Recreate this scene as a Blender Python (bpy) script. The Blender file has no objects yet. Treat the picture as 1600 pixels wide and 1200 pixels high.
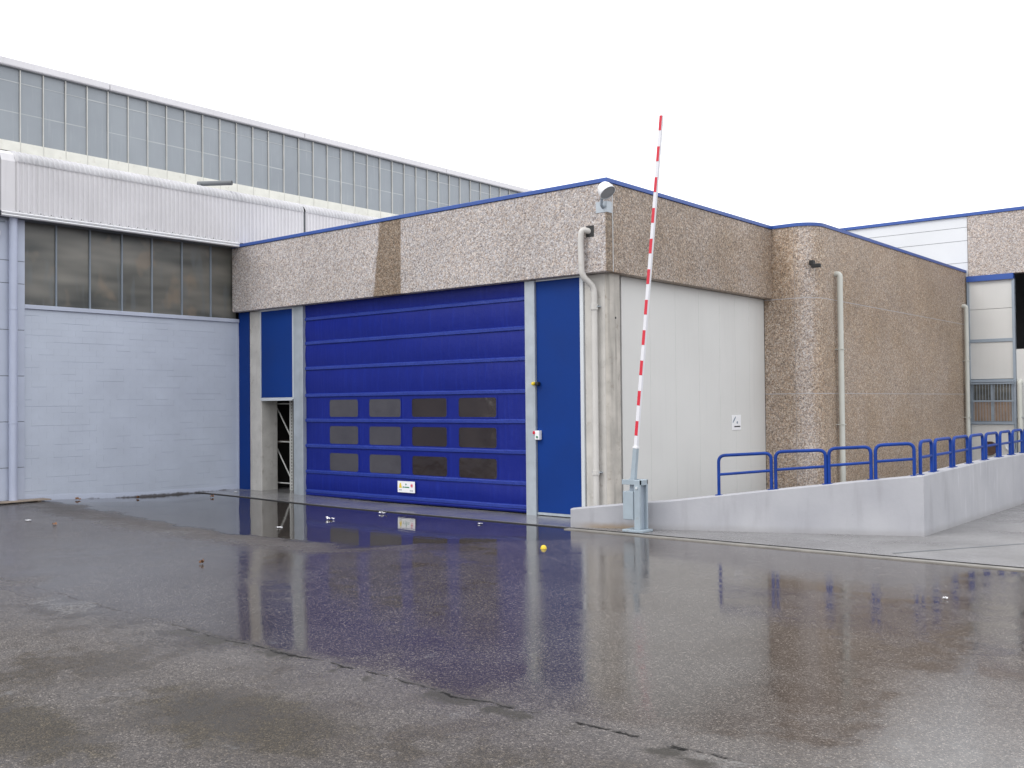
import bpy, bmesh, math, random
from mathutils import Vector, Matrix, noise as mnoise
random.seed(7)
S = bpy.context.scene
C = S.collection
R = math.radians

# ------------------------------------------------------------------ camera
CAM_H = 2.7
yaw, pitch, roll = R(39.72), R(1.13), R(-0.53)
cy, sy, cp, sp = math.cos(yaw), math.sin(yaw), math.cos(pitch), math.sin(pitch)
fw = Vector((-sy*cp, cy*cp, sp)); rt = Vector((cy, sy, 0)); up = rt.cross(fw)
rt2 = rt*math.cos(roll) + up*math.sin(roll); up2 = -rt*math.sin(roll) + up*math.cos(roll)
cam = bpy.data.cameras.new('camera'); co = bpy.data.objects.new('camera', cam); C.objects.link(co)
M = Matrix.Identity(4)
for i in range(3):
    M[i][0], M[i][1], M[i][2] = rt2[i], up2[i], -fw[i]
M[2][3] = CAM_H
co.matrix_world = M
cam.sensor_width = 36; cam.lens = 1569.6*36/1600; cam.clip_end = 2000
S.camera = co

# ------------------------------------------------------------------ sky and sun (overcast)
SUN_EL, SUN_AZ = R(48), R(200)      # azimuth clockwise from +Y
w = bpy.data.worlds.new('World'); S.world = w; w.use_nodes = True
nt = w.node_tree; nt.nodes.clear()
sky = nt.nodes.new('ShaderNodeTexSky'); sky.sky_type = 'NISHITA'; sky.sun_disc = False
sky.sun_elevation = SUN_EL; sky.sun_rotation = SUN_AZ; sky.dust_density = 5; sky.air_density = 1
bw = nt.nodes.new('ShaderNodeRGBToBW'); nt.links.new(sky.outputs[0], bw.inputs[0])
cloud = nt.nodes.new('ShaderNodeMixRGB'); cloud.inputs[0].default_value = 0.94
cloud.inputs[2].default_value = (16.9, 17.2, 17.7, 1)          # closed white cloud cover
nt.links.new(bw.outputs[0], cloud.inputs[1])
bg = nt.nodes.new('ShaderNodeBackground'); bg.inputs[1].default_value = 0.1
wo = nt.nodes.new('ShaderNodeOutputWorld')
nt.links.new(cloud.outputs[0], bg.inputs[0]); nt.links.new(bg.outputs[0], wo.inputs[0])
sl = bpy.data.lights.new('sun', 'SUN'); sl.energy = 1.2; sl.angle = R(25); sl.color = (1, 0.97, 0.93)
so = bpy.data.objects.new('sun', sl); C.objects.link(so)
sd = Vector((math.sin(SUN_AZ)*math.cos(SUN_EL), math.cos(SUN_AZ)*math.cos(SUN_EL), math.sin(SUN_EL)))
so.rotation_euler = sd.to_track_quat('Z', 'Y').to_euler()
S.view_settings.view_transform = 'Standard'; S.view_settings.look = 'None'
S.view_settings.gamma = 1; S.view_settings.exposure = 0.0; S.view_settings.use_curve_mapping = False

# ------------------------------------------------------------------ material helpers
class NB:
    """small node builder"""
    def __init__(s, name):
        s.m = bpy.data.materials.new(name); s.m.use_nodes = True
        s.t = s.m.node_tree; s.t.nodes.clear()
        s.out = s.n('ShaderNodeOutputMaterial'); s.b = s.n('ShaderNodeBsdfPrincipled')
        s.l(s.b.outputs[0], s.out.inputs[0]); s._p = None
    def n(s, ty): return s.t.nodes.new(ty)
    def l(s, a, b): s.t.links.new(a, b)
    def put(s, sock, v):
        if hasattr(v, 'is_output'): s.l(v, sock)
        elif isinstance(v, (tuple, list)) and sock.type == 'RGBA' and len(v) == 3: sock.default_value = (*v, 1)
        else: sock.default_value = v
    @property
    def pos(s):
        if s._p is None: s._p = s.n('ShaderNodeNewGeometry').outputs['Position']
        return s._p
    def xyz(s):
        q = s.n('ShaderNodeSeparateXYZ'); s.l(s.pos, q.inputs[0]); return q.outputs
    def scaled(s, sc):
        q = s.n('ShaderNodeVectorMath'); q.operation = 'MULTIPLY'; s.l(s.pos, q.inputs[0]); q.inputs[1].default_value = sc
        return q.outputs[0]
    def noise(s, scale, detail=3, rough=0.55, vec=None, col=False):
        q = s.n('ShaderNodeTexNoise'); s.l(vec or s.pos, q.inputs['Vector'])
        q.inputs['Scale'].default_value = scale; q.inputs['Detail'].default_value = detail; q.inputs['Roughness'].default_value = rough
        return q.outputs['Color' if col else 'Fac']
    def voro(s, scale, out='Color', feat='F1', vec=None, rnd=1):
        q = s.n('ShaderNodeTexVoronoi'); q.feature = feat; s.l(vec or s.pos, q.inputs['Vector'])
        q.inputs['Scale'].default_value = scale; q.inputs['Randomness'].default_value = rnd; return q.outputs[out]
    def math(s, op, a, b=0.0, clamp=False):
        q = s.n('ShaderNodeMath'); q.operation = op; q.use_clamp = clamp; s.put(q.inputs[0], a); s.put(q.inputs[1], b); return q.outputs[0]
    def step(s, v, a, b, lo=0.0, hi=1.0):
        q = s.n('ShaderNodeMapRange'); q.interpolation_type = 'SMOOTHSTEP'; s.put(q.inputs[0], v)
        q.inputs[1].default_value = a; q.inputs[2].default_value = b; q.inputs[3].default_value = lo; q.inputs[4].default_value = hi
        if a > b:
            q.inputs[1].default_value = b; q.inputs[2].default_value = a; q.inputs[3].default_value = hi; q.inputs[4].default_value = lo
        return q.outputs[0]
    def lin(s, v, a, b, lo, hi):
        q = s.n('ShaderNodeMapRange'); s.put(q.inputs[0], v)
        for i, x in enumerate((a, b, lo, hi)): q.inputs[i+1].default_value = x
        return q.outputs[0]
    def ramp(s, v, stops, const=False):
        q = s.n('ShaderNodeValToRGB'); s.put(q.inputs[0], v); e = q.color_ramp.elements
        if const: q.color_ramp.interpolation = 'CONSTANT'
        while len(e) < len(stops): e.new(0.5)
        for k, (p, c) in zip(e, stops): k.position = p; k.color = (*c, 1)
        return q.outputs[0]
    def mix(s, f, a, b, mode='MIX'):
        q = s.n('ShaderNodeMixRGB'); q.blend_type = mode; s.put(q.inputs[0], f); s.put(q.inputs[1], a); s.put(q.inputs[2], b); return q.outputs[0]
    def bump(s, h, strength=0.3, dist=0.01, prev=None):
        q = s.n('ShaderNodeBump'); s.put(q.inputs['Height'], h); s.put(q.inputs['Strength'], strength); q.inputs['Distance'].default_value = dist
        if prev: s.l(prev, q.inputs['Normal'])
        return q.outputs[0]
    def set(s, **k):
        for a, v in k.items():
            a = {'base': 'Base Color', 'rough': 'Roughness', 'metal': 'Metallic', 'normal': 'Normal', 'spec': 'Specular IOR Level',
                 'trans': 'Transmission Weight', 'ior': 'IOR', 'alpha': 'Alpha', 'coat': 'Coat Weight', 'coatr': 'Coat Roughness'}[a]
            s.put(s.b.inputs[a], v)
        return s.m

def paint(name, col, rough=0.5, var=0.12, scale=1.5, bump=0.05, dirt=None, metal=0.0, streak=0.0, spec=0.5):
    b = NB(name)
    f = b.noise(scale, 4)
    c = b.mix(b.lin(f, 0.3, 0.7, 0, 1), [x*(1-var) for x in col], [min(1, x*(1+var)) for x in col])
    if streak:
        st = b.noise(1.0, 3, vec=b.scaled((6, 6, 0.35)))
        c = b.mix(b.step(st, 0.52, 0.75, 0, streak), c, [x*0.55 for x in col])
    if dirt:
        d = b.noise(scale*2.3, 5, 0.65)
        c = b.mix(b.step(d, 0.56, 0.74, 0, 0.6), c, dirt)
    n = b.bump(b.noise(60, 3), bump, 0.004)
    r = b.lin(f, 0.3, 0.7, max(0.02, rough-0.08), min(1, rough+0.08))
    return b.set(base=c, rough=r, normal=n, metal=metal, spec=spec)

def aggregate(name, wetfn, tint=(1, 1, 1), light=1.0, wm=1.0):
    """exposed pebble concrete; wetfn(builder) -> 0 dry .. 1 wet"""
    b = NB(name)
    cell = b.voro(29); big = b.voro(60)
    v = b.n('ShaderNodeSeparateColor'); b.l(cell, v.inputs[0])
    v2 = b.n('ShaderNodeSeparateColor'); b.l(big, v2.inputs[0])
    k = b.math('ADD', b.math('MULTIPLY', v.outputs[0], 0.54), b.math('MULTIPLY', v2.outputs[1], 0.46))
    L = light
    dry = b.ramp(k, [(0.1, (.17*L, .145*L, .137*L)), (0.32, (.37*L, .33*L, .312*L)), (0.5, (.475*L, .43*L, .41*L)), (0.68, (.565*L, .52*L, .50*L)), (0.9, (.77*L, .74*L, .72*L))])
    wet = b.ramp(k, [(0.1, (.085, .060, .042)), (0.32, (.215, .155, .104)), (0.5, (.293, .215, .149)), (0.68, (.365, .278, .20)), (0.9, (.56, .465, .365))])
    wet = b.mix(1.0, wet, (wm, wm, wm), 'MULTIPLY')
    hue = b.ramp(v.outputs[2], [(0.0, (1.1, .97, .86)), (0.5, (1, 1, 1)), (1.0, (.93, .98, 1.09))])
    wf = wetfn(b)
    c = b.mix(wf, dry, wet)
    c = b.mix(0.75, c, hue, 'MULTIPLY')
    tone = b.lin(b.noise(0.6, 6, .6), 0.25, 0.75, 0.86, 1.1)
    tc = b.n('ShaderNodeCombineColor')
    for i in range(3): b.put(tc.inputs[i], tone)
    c = b.mix(1.0, c, tc.outputs[0], 'MULTIPLY')
    c = b.mix(1.0, c, tint, 'MULTIPLY')
    h = b.math('SUBTRACT', 1.0, b.voro(29, 'Distance'))
    return b.set(base=c, rough=b.lin(wf, 0, 1, 0.85, 0.5), normal=b.bump(h, 0.45, 0.014))

def stain_wet(b):
    x, y, z = b.xyz()
    wob = b.math('MULTIPLY', b.math('SUBTRACT', b.noise(2.5, 4), 0.5), 0.16)
    xl = b.math('ADD', b.math('ADD', x, wob), b.math('MULTIPLY', b.math('POWER', b.math('SUBTRACT', 7.75, z), 0.6), 0.22))
    a = b.step(xl, -20.24, -20.14); c = b.step(b.math('ADD', x, b.math('MULTIPLY', wob, 0.5)), -19.43, -19.49)
    band = b.math('MULTIPLY', a, c)
    # damp end of the panel beside the corner joint
    corner = b.math('MULTIPLY', b.step(x, -12.85, -12.80), b.step(z, 7.16, 7.08))
    return b.math('MAXIMUM', b.math('MAXIMUM', band, corner), b.lin(b.noise(0.9, 4), 0.35, 0.8, 0.0, 0.16))
def side_wet(b):
    return b.lin(b.noise(0.8, 5), 0.3, 0.72, 0.95, 0.62)
def wing_wet(b):
    x, y, z = b.xyz()
    n = b.math('MULTIPLY', b.math('SUBTRACT', b.noise(1.0, 4, vec=b.scaled((2.5, 2.5, 0.4))), 0.5), 0.7)
    # the rounded corner has dried, the faces on both sides are still damp
    d = b.math('ABSOLUTE', b.math('ADD', b.math('SUBTRACT', b.math('ADD', x, b.math('MULTIPLY', y, 1.0)), 15.55), n))
    return b.math('MULTIPLY', b.step(d, 0.1, 0.6, 0.52, 1.0), b.lin(b.noise(0.5, 4), 0.3, 0.75, 1.0, 0.7))

MAT = {}
MAT['agg_front'] = aggregate('pebble_concrete_front', stain_wet, light=.94, wm=.74)
MAT['agg_side'] = aggregate('pebble_concrete_side', side_wet, wm=.95)
MAT['agg_wing'] = aggregate('pebble_concrete_wing', wing_wet, wm=1.12)
MAT['agg_back'] = aggregate('pebble_concrete_back', lambda b: b.lin(b.noise(0.6, 4), 0.3, 0.7, 0.1, 0.35))
MAT['cap'] = paint('blue_cap_metal', (.03, .085, .33), 0.4, 0.1)
MAT['blue_panel'] = paint('blue_panel_metal', (.001, .032, .20), 0.6, 0.08, 0.8, spec=0.22)
MAT['blue_rail'] = paint('blue_rail_paint', (.006, .042, .25), 0.5, 0.2, 4, spec=0.25)
MAT['galv'] = paint('galvanised_steel', (.42, .46, .50), 0.42, 0.10, 3, metal=0.35, streak=0.25)
MAT['alu'] = paint('bright_aluminium_trim', (.62, .65, .68), 0.4, 0.05, metal=0.2)
MAT['concrete'] = paint('column_concrete', (.53, .51, .48), 0.85, 0.12, 2.2, 0.2, (.34, .31, .27), streak=0.3)
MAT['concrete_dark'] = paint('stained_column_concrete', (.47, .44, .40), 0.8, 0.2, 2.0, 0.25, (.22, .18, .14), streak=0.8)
MAT['white_panel'] = paint('white_sandwich_panel', (.64, .635, .62), 0.5, 0.025, 0.6, 0.03, streak=0.06)
MAT['white_metal'] = paint('white_ribbed_metal', (.68, .665, .685), 0.5, 0.05, 0.8, streak=.12)
MAT['mull'] = paint('off_white_mullion', (.60, .595, .56), .6)
MAT['eave_grey'] = paint('weathered_eave_sheet', (.53, .525, .545), 0.55, 0.12, 0.8, streak=.2)
MAT['white_clad'] = paint('white_cladding', (.69, .70, .72), 0.5, 0.03, 0.6)
MAT['cream'] = paint('cream_base_panel', (.76, .75, .68), 0.6, 0.07, 2, dirt=(.56, .52, .44))
MAT['brick'] = paint('painted_brick', (.505, .55, .64), 0.62, 0.05, 1.1, 0.3)
MAT['mortar'] = paint('painted_mortar', (.48, .52, .63), 0.75, 0.06, 2, 0.3)
def plinth():
    b = NB('painted_plinth'); x, y, z = b.xyz()
    f = b.noise(1.1, 4); c = b.mix(f, (.46, .50, .60), (.50, .54, .645))
    g_ = b.math('ADD', b.math('MULTIPLY', b.math('SUBTRACT', b.noise(2.6, 5, .65), .5), .22), b.math('ADD', z, b.math('MULTIPLY', y, .012)))
    c = b.mix(b.step(g_, .345, .285), c, (.10, .095, .10))
    return b.set(base=c, rough=.6, normal=b.bump(b.noise(9, 5), .4, .02))
MAT['plinth'] = plinth()
MAT['lilac_paint'] = paint('lilac_wall_paint', (.48, .52, .625), 0.55, 0.05, 1.5)
MAT['pipe_lilac'] = paint('lilac_pipe_paint', (.47, .51, .64), 0.45, 0.05, 1.5)
MAT['pipe_beige'] = paint('beige_plastic_pipe', (.58, .56, .535), 0.45, 0.07, 2, dirt=(.46, .43, .39))
MAT['pipe_pale'] = paint('pale_green_grey_pipe', (.56, .565, .52), 0.45, 0.06, 2)
MAT['dark'] = paint('dark_void', (.012, .012, .013), 0.9, 0.1)
MAT['joint'] = paint('joint_sealant', (.44, .42, .43), 0.8, 0.1)
MAT['jointdark'] = paint('dark_joint', (.16, .17, .18), 0.8, 0.1)
MAT['interior'] = paint('interior_wall', (.045, .04, .037), 0.9, 0.2)
MAT['roof'] = paint('grey_roof_sheet', (.40, .40, .42), 0.7, 0.1)
MAT['barrier'] = paint('grey_blue_barrier_paint', (.33, .39, .44), 0.45, 0.06, 4, dirt=(.30, .31, .30))
MAT['boom'] = paint('white_boom', (.74, .74, .78), 0.4, 0.03)
MAT['red'] = paint('red_reflective_tape', (.62, .02, .045), 0.4, 0.05)
MAT['white'] = paint('white_plastic', (.82, .82, .84), 0.4, 0.02)
MAT['black'] = paint('black_plastic', (.015, .015, .016), 0.5, 0.1)
MAT['yellow'] = paint('yellow_plastic', (.75, .55, .03), 0.4, 0.05)
MAT['green'] = paint('green_print', (.02, .2, .08), 0.5, 0.05)
MAT['pink'] = paint('pink_print', (.7, .35, .42), 0.5, 0.05)
MAT['steel_blue'] = paint('steel_blue_print', (.13, .19, .25), 0.5, 0.05)
MAT['leaf'] = paint('dry_leaf', (.22, .10, .04), 0.7, 0.3, 20)
MAT['wood'] = paint('weathered_board', (.30, .24, .19), 0.75, 0.25, 6)
MAT['rack'] = paint('rack_steel', (.60, .60, .57), 0.5, 0.08)
MAT['frame_grey'] = paint('grey_frame_paint', (.30, .35, .41), 0.5, 0.06)
MAT['frame_dark'] = paint('worn_window_bar', (.22, .255, .30), .5, .1)
MAT['board_brown'] = paint('brown_blind', (.30, .21, .15), 0.6, 0.15, 3)
MAT['brown'] = paint('brown_rusty_metal', (.11, .065, .05), 0.7, 0.2, 4)

def ramp_concrete():
    b = NB('painted_ramp_concrete'); x, y, z = b.xyz()
    f = b.noise(0.9, 5)
    c = b.mix(b.lin(f, .3, .7, 0, 1), (.37, .37, .40), (.44, .44, .465))
    st = b.noise(1.0, 4, vec=b.scaled((3.2, 3.2, 0.5)))
    c = b.mix(b.step(st, 0.52, 0.72, 0, 0.4), c, (.285, .28, .30))
    sp2 = b.noise(1.0, 2, vec=b.scaled((9, 9, 0.6)))
    c = b.mix(b.math('MULTIPLY', b.step(sp2, 0.64, 0.70), b.step(y, 21.5, 23, 0, 0.4)), c, (.62, .62, .66))
    foot = b.step(b.math('ADD', z, b.math('MULTIPLY', b.noise(3, 4), 0.12)), 0.24, 0.08)
    rust = b.math('MULTIPLY', foot, b.step(b.math('ABSOLUTE', b.math('ADD', x, 12.15)), 0.9, 0.2))
    c = b.mix(b.math('MULTIPLY', foot, 0.45), c, (.27, .26, .26))
    c = b.mix(b.math('MULTIPLY', rust, 0.75), c, (.27, .19, .11))
    pit = b.noise(7, 5, 0.7)
    c = b.mix(b.step(pit, 0.70, 0.76, 0, 0.7), c, (.2, .19, .2))
    return b.set(base=c, rough=0.75, normal=b.bump(b.noise(14, 5), 0.25, 0.012))
MAT['ramp'] = ramp_concrete()

def door_fabric():
    b = NB('blue_door_fabric')
    f = b.noise(1.2, 4)
    c = b.mix(f, (.003, .011, .165), (.006, .016, .215))
    run = b.noise(1.0, 4, vec=b.scaled((9, 1, 0.7)))                  # rain runs and creases
    x, y, z = b.xyz()
    c = b.mix(b.step(run, 0.5, 0.72, 0, 0.3), c, (.012, .03, .29))
    n = b.bump(run, 0.4, 0.025); n = b.bump(b.noise(1.0, 3, vec=b.scaled((2.2, 1, 3.0))), 0.35, 0.03, n)
    n = b.bump(b.noise(220, 1), 0.06, 0.002, n)
    return b.set(base=c, rough=b.lin(run, .3, .7, .48, .32), normal=n, spec=0.25)
MAT['door'] = door_fabric()
def rib_mat():
    b = NB('blue_door_rib')
    g = b.step(b.voro(1.0, 'Distance', vec=b.scaled((16, 1, 16))), 0.15, 0.5)
    c = b.mix(b.math('MULTIPLY', g, b.noise(1.5, 3)), (.011, .028, .235), (.03, .06, .33))  # ribs paler than the fabric, sky light put into their colour
    return b.set(base=c, rough=0.3, normal=b.bump(b.noise(9, 3), 0.4, 0.02))
MAT['rib'] = rib_mat()

def vinyl(name, c0, c1, tr):
    b = NB(name)
    d = b.noise(1.6, 4)
    c = b.mix(b.lin(d, .3, .7, 0, 1), c0, c1)
    n = b.bump(b.noise(1.0, 2, vec=b.scaled((2.0, 1, 2.6))), 0.5, 0.03)
    return b.set(base=c, rough=b.lin(b.noise(3, 3), .3, .7, .08, .22), trans=tr, ior=1.45, normal=n)
MAT['vinyl'] = vinyl('tinted_vinyl_pane', (.085, .062, .062), (.13, .10, .095), .75)
MAT['vinyl_milky'] = vinyl('milky_vinyl_pane', (.066, .063, .076), (.085, .081, .092), .15)
def wired_glass():
    b = NB('wired_glass_painted_reflections')
    band = b.noise(1.0, 2, vec=b.scaled((1, 0.35, 1.5))); blob = b.noise(1.0, 2, vec=b.scaled((1, 1.3, 1.2)))
    c = b.mix(b.lin(band, .32, .7, 0, 1), (.06, .064, .06), (.22, .21, .185))  # opaque pane: blurred bands of interior reflection painted into the colour
    c = b.mix(b.step(blob, .56, .72, 0, .55), c, (.24, .19, .14))
    c = b.mix(b.step(b.noise(1.0, 2, vec=b.scaled((1, 2.4, 0.5))), .58, .7, 0, .4), c, (.14, .16, .17))
    fl = b.noise(1.0, 2, vec=b.scaled((1, 60, 4)))
    return b.set(base=c, rough=0.3, normal=b.bump(fl, 0.25, 0.004))
MAT['wired'] = wired_glass()
def poly():
    b = NB('grey_polycarbonate')
    f = b.noise(0.5, 3); g = b.noise(1.0, 2, vec=b.scaled((1, 9, 0.6)))
    c = b.mix(b.lin(f, .3, .7, 0, 1), (.262, .287, .315), (.305, .332, .36))
    c = b.mix(b.step(g, .55, .75, 0, .3), c, (.38, .405, .425))
    return b.set(base=c, rough=0.35, normal=b.bump(g, 0.1, 0.006))
MAT['poly'] = poly()
MAT['polyedge'] = paint('sheet_overlap', (.43, .45, .46), 0.5, 0.1)

def wet_ground(name, kind):
    b = NB(name); x, y, z = b.xyz()
    n1 = b.noise(0.22, 4); n2 = b.noise(0.8, 5, 0.6); n3 = b.noise(3.2, 5, 0.65)
    c1 = b.math('SUBTRACT', n1, 0.5); c2 = b.math('SUBTRACT', n2, 0.5); c3 = b.math('SUBTRACT', n3, 0.5)
    # stones of the asphalt
    cell = b.n('ShaderNodeSeparateColor'); b.l(b.voro(62), cell.inputs[0])
    cell2 = b.n('ShaderNodeSeparateColor'); b.l(b.voro(150), cell2.inputs[0])
    k = b.math('ADD', b.math('MULTIPLY', cell.outputs[0], .55), b.math('MULTIPLY', cell2.outputs[0], .45))
    if kind == 'asphalt':
        base = b.ramp(k, [(.1, (.030, .0262, .026)), (.42, (.074, .0645, .061)), (.68, (.112, .098, .091)), (.84, (.19, .168, .154)), (.96, (.38, .345, .315))])
        base = b.mix(b.lin(n2, .3, .7, 0, 1), base, b.mix(1.0, base, (.70, .66, .63), 'MULTIPLY'))
        # wear, moss-brown dirt
        dirt = b.math('MULTIPLY', b.step(b.math('ADD', n2, b.math('MULTIPLY', c3, .6)), .46, .62), b.step(y, 8.0, 5.5))
        base = b.mix(b.math('MULTIPLY', dirt, .8), base, b.mix(1.0, base, (.6, .54, .42), 'MULTIPLY'))
        def blob(cx_, cy_, rx_, ry_, amp=1.2):
            dx = b.math('DIVIDE', b.math('ADD', x, -cx_), rx_); dy = b.math('DIVIDE', b.math('ADD', y, -cy_), ry_)
            r2 = b.math('SQRT', b.math('ADD', b.math('MULTIPLY', dx, dx), b.math('MULTIPLY', dy, dy)))
            return b.step(b.math('ADD', r2, b.math('ADD', b.math('MULTIPLY', c2, amp), b.math('MULTIPLY', c3, amp))), 1.1, .55)
        moss = b.math('MAXIMUM', blob(-7.7, 5.35, 1.5, .75), blob(-9.2, 4.0, 1.6, .5))
        base = b.mix(b.math('MULTIPLY', moss, .9), base, b.mix(1.0, base, (.52, .46, .30), 'MULTIPLY'))
        scour = b.math('MAXIMUM', blob(-13.6, 6.75, .8, .35, 1.6), blob(-3.65, 7.03, .42, .10, .9))
        base = b.mix(b.math('MULTIPLY', scour, b.step(b.noise(22, 4, .7), .45, .62, 0, .45)), base, (.26, .255, .25))
        # the pool in front of the door
        e = b.math('ADD', y, b.math('ADD', b.math('MULTIPLY', c2, 1.3), b.math('MULTIPLY', c3, .35)))
        e = b.math('ADD', e, b.math('MULTIPLY', b.math('MAXIMUM', b.math('ADD', x, 14.6), 0.0), -1.35))
        pool = b.step(e, 12.35, 12.95)
        # film of water over the yard up to the old seam
        fl = b.math('ADD', y, b.math('ADD', b.math('MULTIPLY', c1, 2.5), b.math('MULTIPLY', c2, 2.6)))
        film = b.step(fl, 4.9, 8.0, 0.0, 1.0)
        film = b.math('MULTIPLY', film, b.step(b.math('ADD', x, b.math('MULTIPLY', c2, 5)), -20.5, -13.5, 0.72, 1.0))
        rim = b.math('MULTIPLY', b.step(e, 11.3, 12.3), b.step(e, 13.0, 12.4))      # worn dry rim of the pool
        rim = b.math('MULTIPLY', rim, b.step(x, -12.6, -15.0))
        # second sheet of water along the seam, right
        pb = b.math('ADD', n1, b.math('MULTIPLY', c2, .6))
        patches = b.step(b.math('ADD', pb, b.math('MULTIPLY', c3, .55)), .42, .62)
        # seam: crack between the two asphalt fields
        yc = b.math('ADD', b.math('SUBTRACT', y, 7.1), b.math('ADD', b.math('MULTIPLY', c2, .35), b.math('MULTIPLY', c3, .22)))
        ya = b.math('ABSOLUTE', yc)
        crack = b.math('MULTIPLY', b.math('MULTIPLY', b.step(b.math('ADD', ya, b.math('MULTIPLY', b.noise(9, 4, .7), .07)), .075, .04), b.step(n3, .40, .52)), b.step(x, -13.5, -9.5, .25, .9))
        soil = b.math('MULTIPLY', b.step(b.math('ABSOLUTE', b.math('ADD', yc, .09)), .24, .05), b.step(b.math('ADD', n2, b.math('MULTIPLY', c3, .7)), .40, .56))
        soil = b.math('MULTIPLY', soil, b.step(x, -12.5, -10.0))
        base = b.mix(b.math('MULTIPLY', soil, .85), base, (.024, .020, .014))
        base = b.mix(crack, base, (.008, .008, .008))
        # pale scoured spots
        pale = b.math('MULTIPLY', b.step(b.noise(1.7, 5, .7), .64, .74), b.step(y, 10.5, 7.5))
        base = b.mix(b.math('MULTIPLY', pale, .5), base, (.20, .20, .205))
        wet = b.math('MAXIMUM', pool, b.math('MULTIPLY', film, b.lin(patches, 0, 1, .87, .965)))
        wet = b.math('MAXIMUM', wet, b.math('MULTIPLY', patches, .5))
        wet = b.math('MULTIPLY', wet, b.math('SUBTRACT', 1.0, b.math('MULTIPLY', rim, .55)))
        wet = b.math('MULTIPLY', wet, b.math('SUBTRACT', 1.0, b.math('MAXIMUM', crack, b.math('MULTIPLY', soil, .6))))
        gap = crack
    else:
        base = b.ramp(k, [(.1, (.19, .185, .19)), (.5, (.26, .255, .262)), (.9, (.34, .335, .335))])
        base = b.mix(b.lin(n2, .3, .7, 0, .6), base, (.16, .152, .15))
        wet = b.lin(b.math('ADD', n1, b.math('MULTIPLY', c2, .5)), .3, .7, .25, .75)
        if kind == 'apron': wet = b.lin(n2, .3, .7, .72, .95)
        pool = b.lin(n2, .3, .7, 0.0, 0.3); gap = 0.0
    # wet stone is darker
    base = b.mix(b.math('ADD', b.math('MULTIPLY', wet, .05), b.math('MULTIPLY', pool, .5), True), base, (.02, .018, .017))
    rough = b.math('MULTIPLY', b.ramp(wet, [(0.0, (.62,)*3), (.35, (.36,)*3), (.66, (.22,)*3), (.88, (.12,)*3), (.96, (.07,)*3), (1.0, (.025,)*3)]), b.lin(n3, .3, .7, .85, 1.2))
    h = b.math('ADD', b.math('MULTIPLY', cell.outputs[1], .5), b.math('SUBTRACT', .6, b.voro(62, 'Distance')))
    n = b.bump(h, b.math('MULTIPLY', b.math('POWER', b.math('SUBTRACT', 1.0, wet), 1.4), .75), .012)
    # small ripples on standing water
    rip = b.noise(1.0, 3, vec=b.scaled((2.2, 6.0, 1)))
    n = b.bump(rip, b.math('MULTIPLY', pool, .06), .03, n)
    n = b.bump(n3, .04, .012, n)
    return b.set(base=base, rough=rough, normal=n, ior=1.45, spec=b.math('SUBTRACT', .5, b.math('MULTIPLY', gap, .45)))
MAT['asphalt'] = wet_ground('wet_asphalt', 'asphalt')
MAT['apron'] = wet_ground('wet_apron_concrete', 'apron')
MAT['pavement'] = wet_ground('damp_pavement', 'pave')
MAT['kerb'] = paint('pale_concrete_edging', (.23, .215, .195), 0.45, 0.2, 3, 0.2)

# ------------------------------------------------------------------ object helpers
WL = {}
def finish(o, origin, parent):
    WL[o] = Vector(origin)
    if parent: o.parent = parent; o.location = Vector(origin) - WL[parent]
    else: o.location = origin
    C.objects.link(o); return o
def mesh(name, verts, faces, mat, parent=None, smooth=False):
    vs = [Vector(v) for v in verts]
    lo = Vector([min(v[i] for v in vs) for i in range(3)]); hi = Vector([max(v[i] for v in vs) for i in range(3)])
    og = Vector(((lo.x+hi.x)/2, (lo.y+hi.y)/2, lo.z))
    me = bpy.data.meshes.new(name); me.from_pydata([v-og for v in vs], [], faces); me.materials.append(mat)
    bm = bmesh.new(); bm.from_mesh(me); bmesh.ops.recalc_face_normals(bm, faces=bm.faces); bm.to_mesh(me); bm.free()
    if smooth:
        for p in me.polygons: p.use_smooth = True
        if hasattr(me, 'set_sharp_from_angle'): me.set_sharp_from_angle(angle=R(40))
    return finish(bpy.data.objects.new(name, me), og, parent)
BF = [(0, 3, 2, 1), (4, 5, 6, 7), (0, 1, 5, 4), (1, 2, 6, 5), (2, 3, 7, 6), (3, 0, 4, 7)]
def bverts(x0, x1, y0, y1, z0, z1):
    return [(x0, y0, z0), (x1, y0, z0), (x1, y1, z0), (x0, y1, z0), (x0, y0, z1), (x1, y0, z1), (x1, y1, z1), (x0, y1, z1)]
BOXC = {}
def box(name, x0, x1, y0, y1, z0, z1, mat, parent=None, bev=0.0, seg=1):
    key = (round(x1-x0, 4), round(y1-y0, 4), round(z1-z0, 4), mat.name, bev, seg)
    og = Vector(((x0+x1)/2, (y0+y1)/2, min(z0, z1)))
    if key not in BOXC:
        me = bpy.data.meshes.new(name); bm = bmesh.new()
        v = [bm.verts.new(Vector(p)-og) for p in bverts(x0, x1, y0, y1, z0, z1)]
        for f in BF: bm.faces.new([v[i] for i in f])
        if bev: bmesh.ops.bevel(bm, geom=list(bm.edges), offset=bev, segments=seg, affect='EDGES', profile=0.5)
        bmesh.ops.recalc_face_normals(bm, faces=bm.faces); bm.to_mesh(me); bm.free(); me.materials.append(mat); BOXC[key] = me
    return finish(bpy.data.objects.new(name, BOXC[key]), og, parent)
def boxes(name, lst, mat, parent=None):
    V, F = [], []
    for b in lst:
        k = len(V); V += bverts(*b); F += [tuple(i+k for i in f) for f in BF]
    return mesh(name, V, F, mat, parent)
def empty(name, loc):
    o = bpy.data.objects.new(name, None); o.empty_display_size = 0.2; return finish(o, loc, None)
def tag(o, label, cat, group=None):
    o['label'] = label; o['category'] = cat
    if group: o['group'] = group
    return o
def struct(o): o['kind'] = 'structure'; return o
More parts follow.
